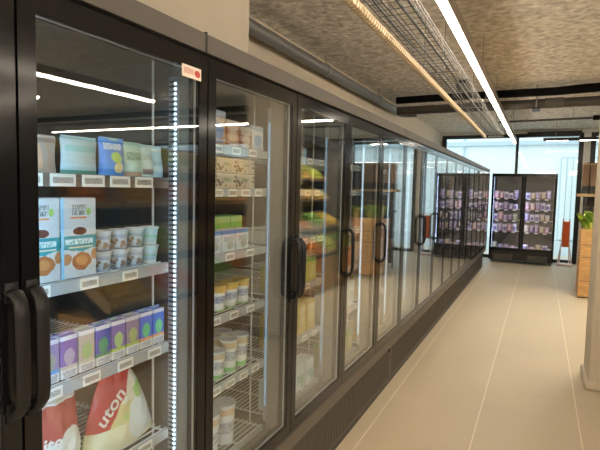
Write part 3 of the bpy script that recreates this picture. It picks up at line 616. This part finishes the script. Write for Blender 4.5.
for k, (x, y, s, lab) in enumerate([(.10, .13, 1.2, 'front leafy green lettuce at the near corner of the crate stand'), (.52, .15, 1.05, 'leafy lettuce at the front of the crate stand beside the column'), (.33, .37, 1.1, 'leafy lettuce at the back of the crate stand')]):
    h = thing('lettuce', lab, 'lettuce', (.56+x, 8.3+y, 1.013), 0, 'lettuces on the crate stand')
    part('core', MB().lathe([(.035, 0), (.065, .04), (.07, .1), (.04, .16), (.005, .19)], n=12), M['leafy'], h, True)
    for i in range(16):
        l = link('leaf', leafm if lr.random() < .55 else leafm2, h); ring_ = i//6; a = 2*math.pi*(i % 6)/6+ring_*.5+lr.uniform(-.2, .2); sc = s*(1-.16*ring_)*lr.uniform(.85, 1.05)
        l.matrix_local = Matrix.Translation((0, 0, .02+.015*ring_)) @ Matrix.Rotation(a, 4, 'Z') @ Matrix.Rotation(.12+.28*ring_+lr.uniform(-.1, .15), 4, 'X') @ Matrix.Scale(sc*.95, 4)
su = thing('shelf_unit', 'black framed shelf unit with pale wooden boards beyond the crate stand', 'shelf', (.55, 9.05, 0))
for x in (.08, 1.3):
    for y in (.0, .34): part('upright', MB().box(x, x+.03, y, y+.03, 0, 1.5), M['blackm'], su)
part('back_panel', MB().box(.1, 1.4, .381, .395, .1, 2.06), M['dark'], su)
for z in (.4, 1.1, 1.5): part('board', MB().box(-.02 if z > 1.4 else .06, 1.4, -.01, .38, z, z+.045, .004), M['wood2' if z > 1.4 else 'blackm'], su)
for i in range(6):
    d = thing('bulk_dispenser', f'brown filled bulk grain dispenser, {ORD[i]} from the aisle on the wooden board', 'dispenser', (.63+.105*i, 9.11, 1.546), 0, 'bulk dispensers on the shelf')
    part('base', MB().box(-.046, .046, -.02, .22, 0, .12, .006), M['blackm'], d); part('spout', MB().box(-.03, .03, -.05, -.0205, .05, .10, .006), M['blackm'], d)
    part('hopper', MB().box(-.046, .046, -.0, .2, .121, .46, .008), M['grain'], d); part('lid', MB().box(-.048, .048, -.004, .204, .461, .485, .006), M['wood2'], d)
for i in range(4):
    j = thing('jar', f'dark preserving jar, {ORD[i]} from the aisle on the lower wooden board', 'jar', (.66+.13*i, 9.15, 1.146), 0, 'jars on the shelf')
    part('body', MB().lathe([(.04, 0), (.048, .006), (.048, .13), (.035, .15), (.035, .165)]), M['jar'], j, True); part('lid', MB().lathe([(.038, .166), (.04, .168), (.04, .185), (.036, .187)]), M['wicker'], j, True)
for i in range(2):
    bk = thing('basket', ['woven basket on the lowest board nearer the aisle', 'woven basket on the lowest board further from the aisle'][i], 'basket', (.75+.4*i, 9.235, .446), 0, 'baskets on the shelf')
    part('bowl', MB().lathe([(.1, 0), (.15, .06), (.17, .14), (.16, .14), (.14, .065), (.09, .012)]), M['wicker'], bk, True)
# produce rack opposite the coolers (seen as reflection in the doors)
fr_cols = [((.75, .28, .03), 'oranges', .036), ((.75, .52, .06), 'lemons', .032), ((.5, .55, .08), 'green apples', .036), ((.7, .16, .03), 'red apples', .036), ((.72, .42, .05), 'apricots', .03), ((.2, .4, .06), 'green peppers', .04)]
fmats = [pbr('fruit_colour_%d' % i, c, .4, var=.2, scale=15) for i, (c, _, _) in enumerate(fr_cols)]
fmesh = []
for i, (c, _, r) in enumerate(fr_cols):
    mb = MB(); q = random.Random(i)
    for layer in range(2):
        nxn, nyn = (int(.36/(2*r))-layer, int(.5/(2*r))-layer)
        for a in range(nxn):
            for e in range(nyn):
                t = bmesh.new(); bmesh.ops.create_icosphere(t, subdivisions=1, radius=r)
                bmesh.ops.translate(t, verts=t.verts, vec=(-.36/2+r*(1+layer)+a*2*r+q.uniform(-.003, .003), -.25+r*(1+layer)+e*2*r, .02+r+layer*1.5*r)); mb.add(t)
    fmesh.append(mb.mesh('produce', fmats[i], True))
crm = MB().box(-.2, .2, -.27, .27, 0, .012).box(-.2, -.188, -.27, .27, .012, .075).box(.188, .2, -.27, .27, .012, .09).box(-.188, .188, -.27, -.258, .012, .09).box(-.188, .188, .258, .27, .012, .09).mesh('crate', M['wood2'])
pr_ = thing('produce_rack', 'dark tiered produce rack opposite the coolers behind the column', 'rack', (.97, 0, 0))
part('back_board', MB().box(.98, 1.02, 2.6, 8.1, 0, 1.95), M['dark'], pr_); part('base', MB().box(.0, .98, 2.6, 8.1, 0, .5), M['wood'], pr_)
TIERS = ((.20, .62), (.45, .97), (.66, 1.40), (.74, 1.74))
for i, (x, z) in enumerate(TIERS):
    t = part('tier', MB().box(-.21, .23, 2.6, 8.1, -.03, -.002), M['dark'], pr_); t.matrix_local = Matrix.Translation((x, 0, z)) @ Matrix.Rotation(math.radians(-30), 4, 'Y')
    link('front_lip', MB().box(-.235, -.21, 2.6, 8.1, -.05, .03).mesh('front_lip', M['blackm']), t)
for y, x0, z1 in ((2.58, .5, 1.95), (8.1, .1, 2.3)): part('upright', MB().box(x0, .98, y, y+.02, 0, z1), M['dark'], pr_)
for y in (5.5, 7.2): part('canopy_post', MB().box(.984, 1.016, y, y+.04, 1.951, 2.25), M['dark'], pr_)
part('canopy', MB().box(.1, 1.02, 5.3, 8.1, 2.25, 2.28), M['dark'], pr_); part('valance', MB().box(.08, .1, 5.3, 8.1, 2.16, 2.28), M['dark'], pr_); part('added_rack_lamp', MB().box(.16, .20, 5.4, 8.0, 2.235, 2.2499), M['rlamp'], pr_)  # unseen lamp added to brighten the mirrored produce; the valance hides it
seq = random.Random(11)
for ti, (x, z) in enumerate(TIERS):
    for i in range(9):
        fi = (i*2+ti*3+seq.randint(0, 1)) % 6 if ti < 2 else ([0, 4, 0, 1, 4, 4, 0, 4, 1] if ti == 2 else [1, 1, 2, 1, 4, 1, 2, 1, 2])[i]
        c = thing('produce_crate', f"crate of {fr_cols[fi][1]}, {ORD[i]} along the {['lowest', 'second', 'third', 'top'][ti]} tier of the produce rack", 'crate', (.97+x, 2.95+.6*i, z+.001), 0, 'crates on the produce rack', crm)
        c.rotation_euler.y = math.radians(-30); link('produce', fmesh[fi], c, kind='stuff')
# dark store shelving further back
for i, (x, y0, y1) in enumerate(((4.3, -3, 6.2), (7.6, -2, 6.5), (5.2, 8.6, 11.0))):
    t = thing('store_gondola', ['long dark double sided shelving run behind the produce rack', 'dark shelving run furthest across the shop floor', 'short dark shelving run before the far windows'][i], 'shelving', (x, y0, 0), 0, 'dark shelving runs')
    part('spine', MB().box(-.02, .02, 0, y1-y0, 0, 1.8), M['dark'], t)
    for z in (.1, .5, .9, 1.3, 1.65): part('shelf', MB().box(-.35, -.02, 0, y1-y0, z, z+.03), M['dark'], t); part('shelf', MB().box(.02, .35, 0, y1-y0, z, z+.03), M['dark'], t)
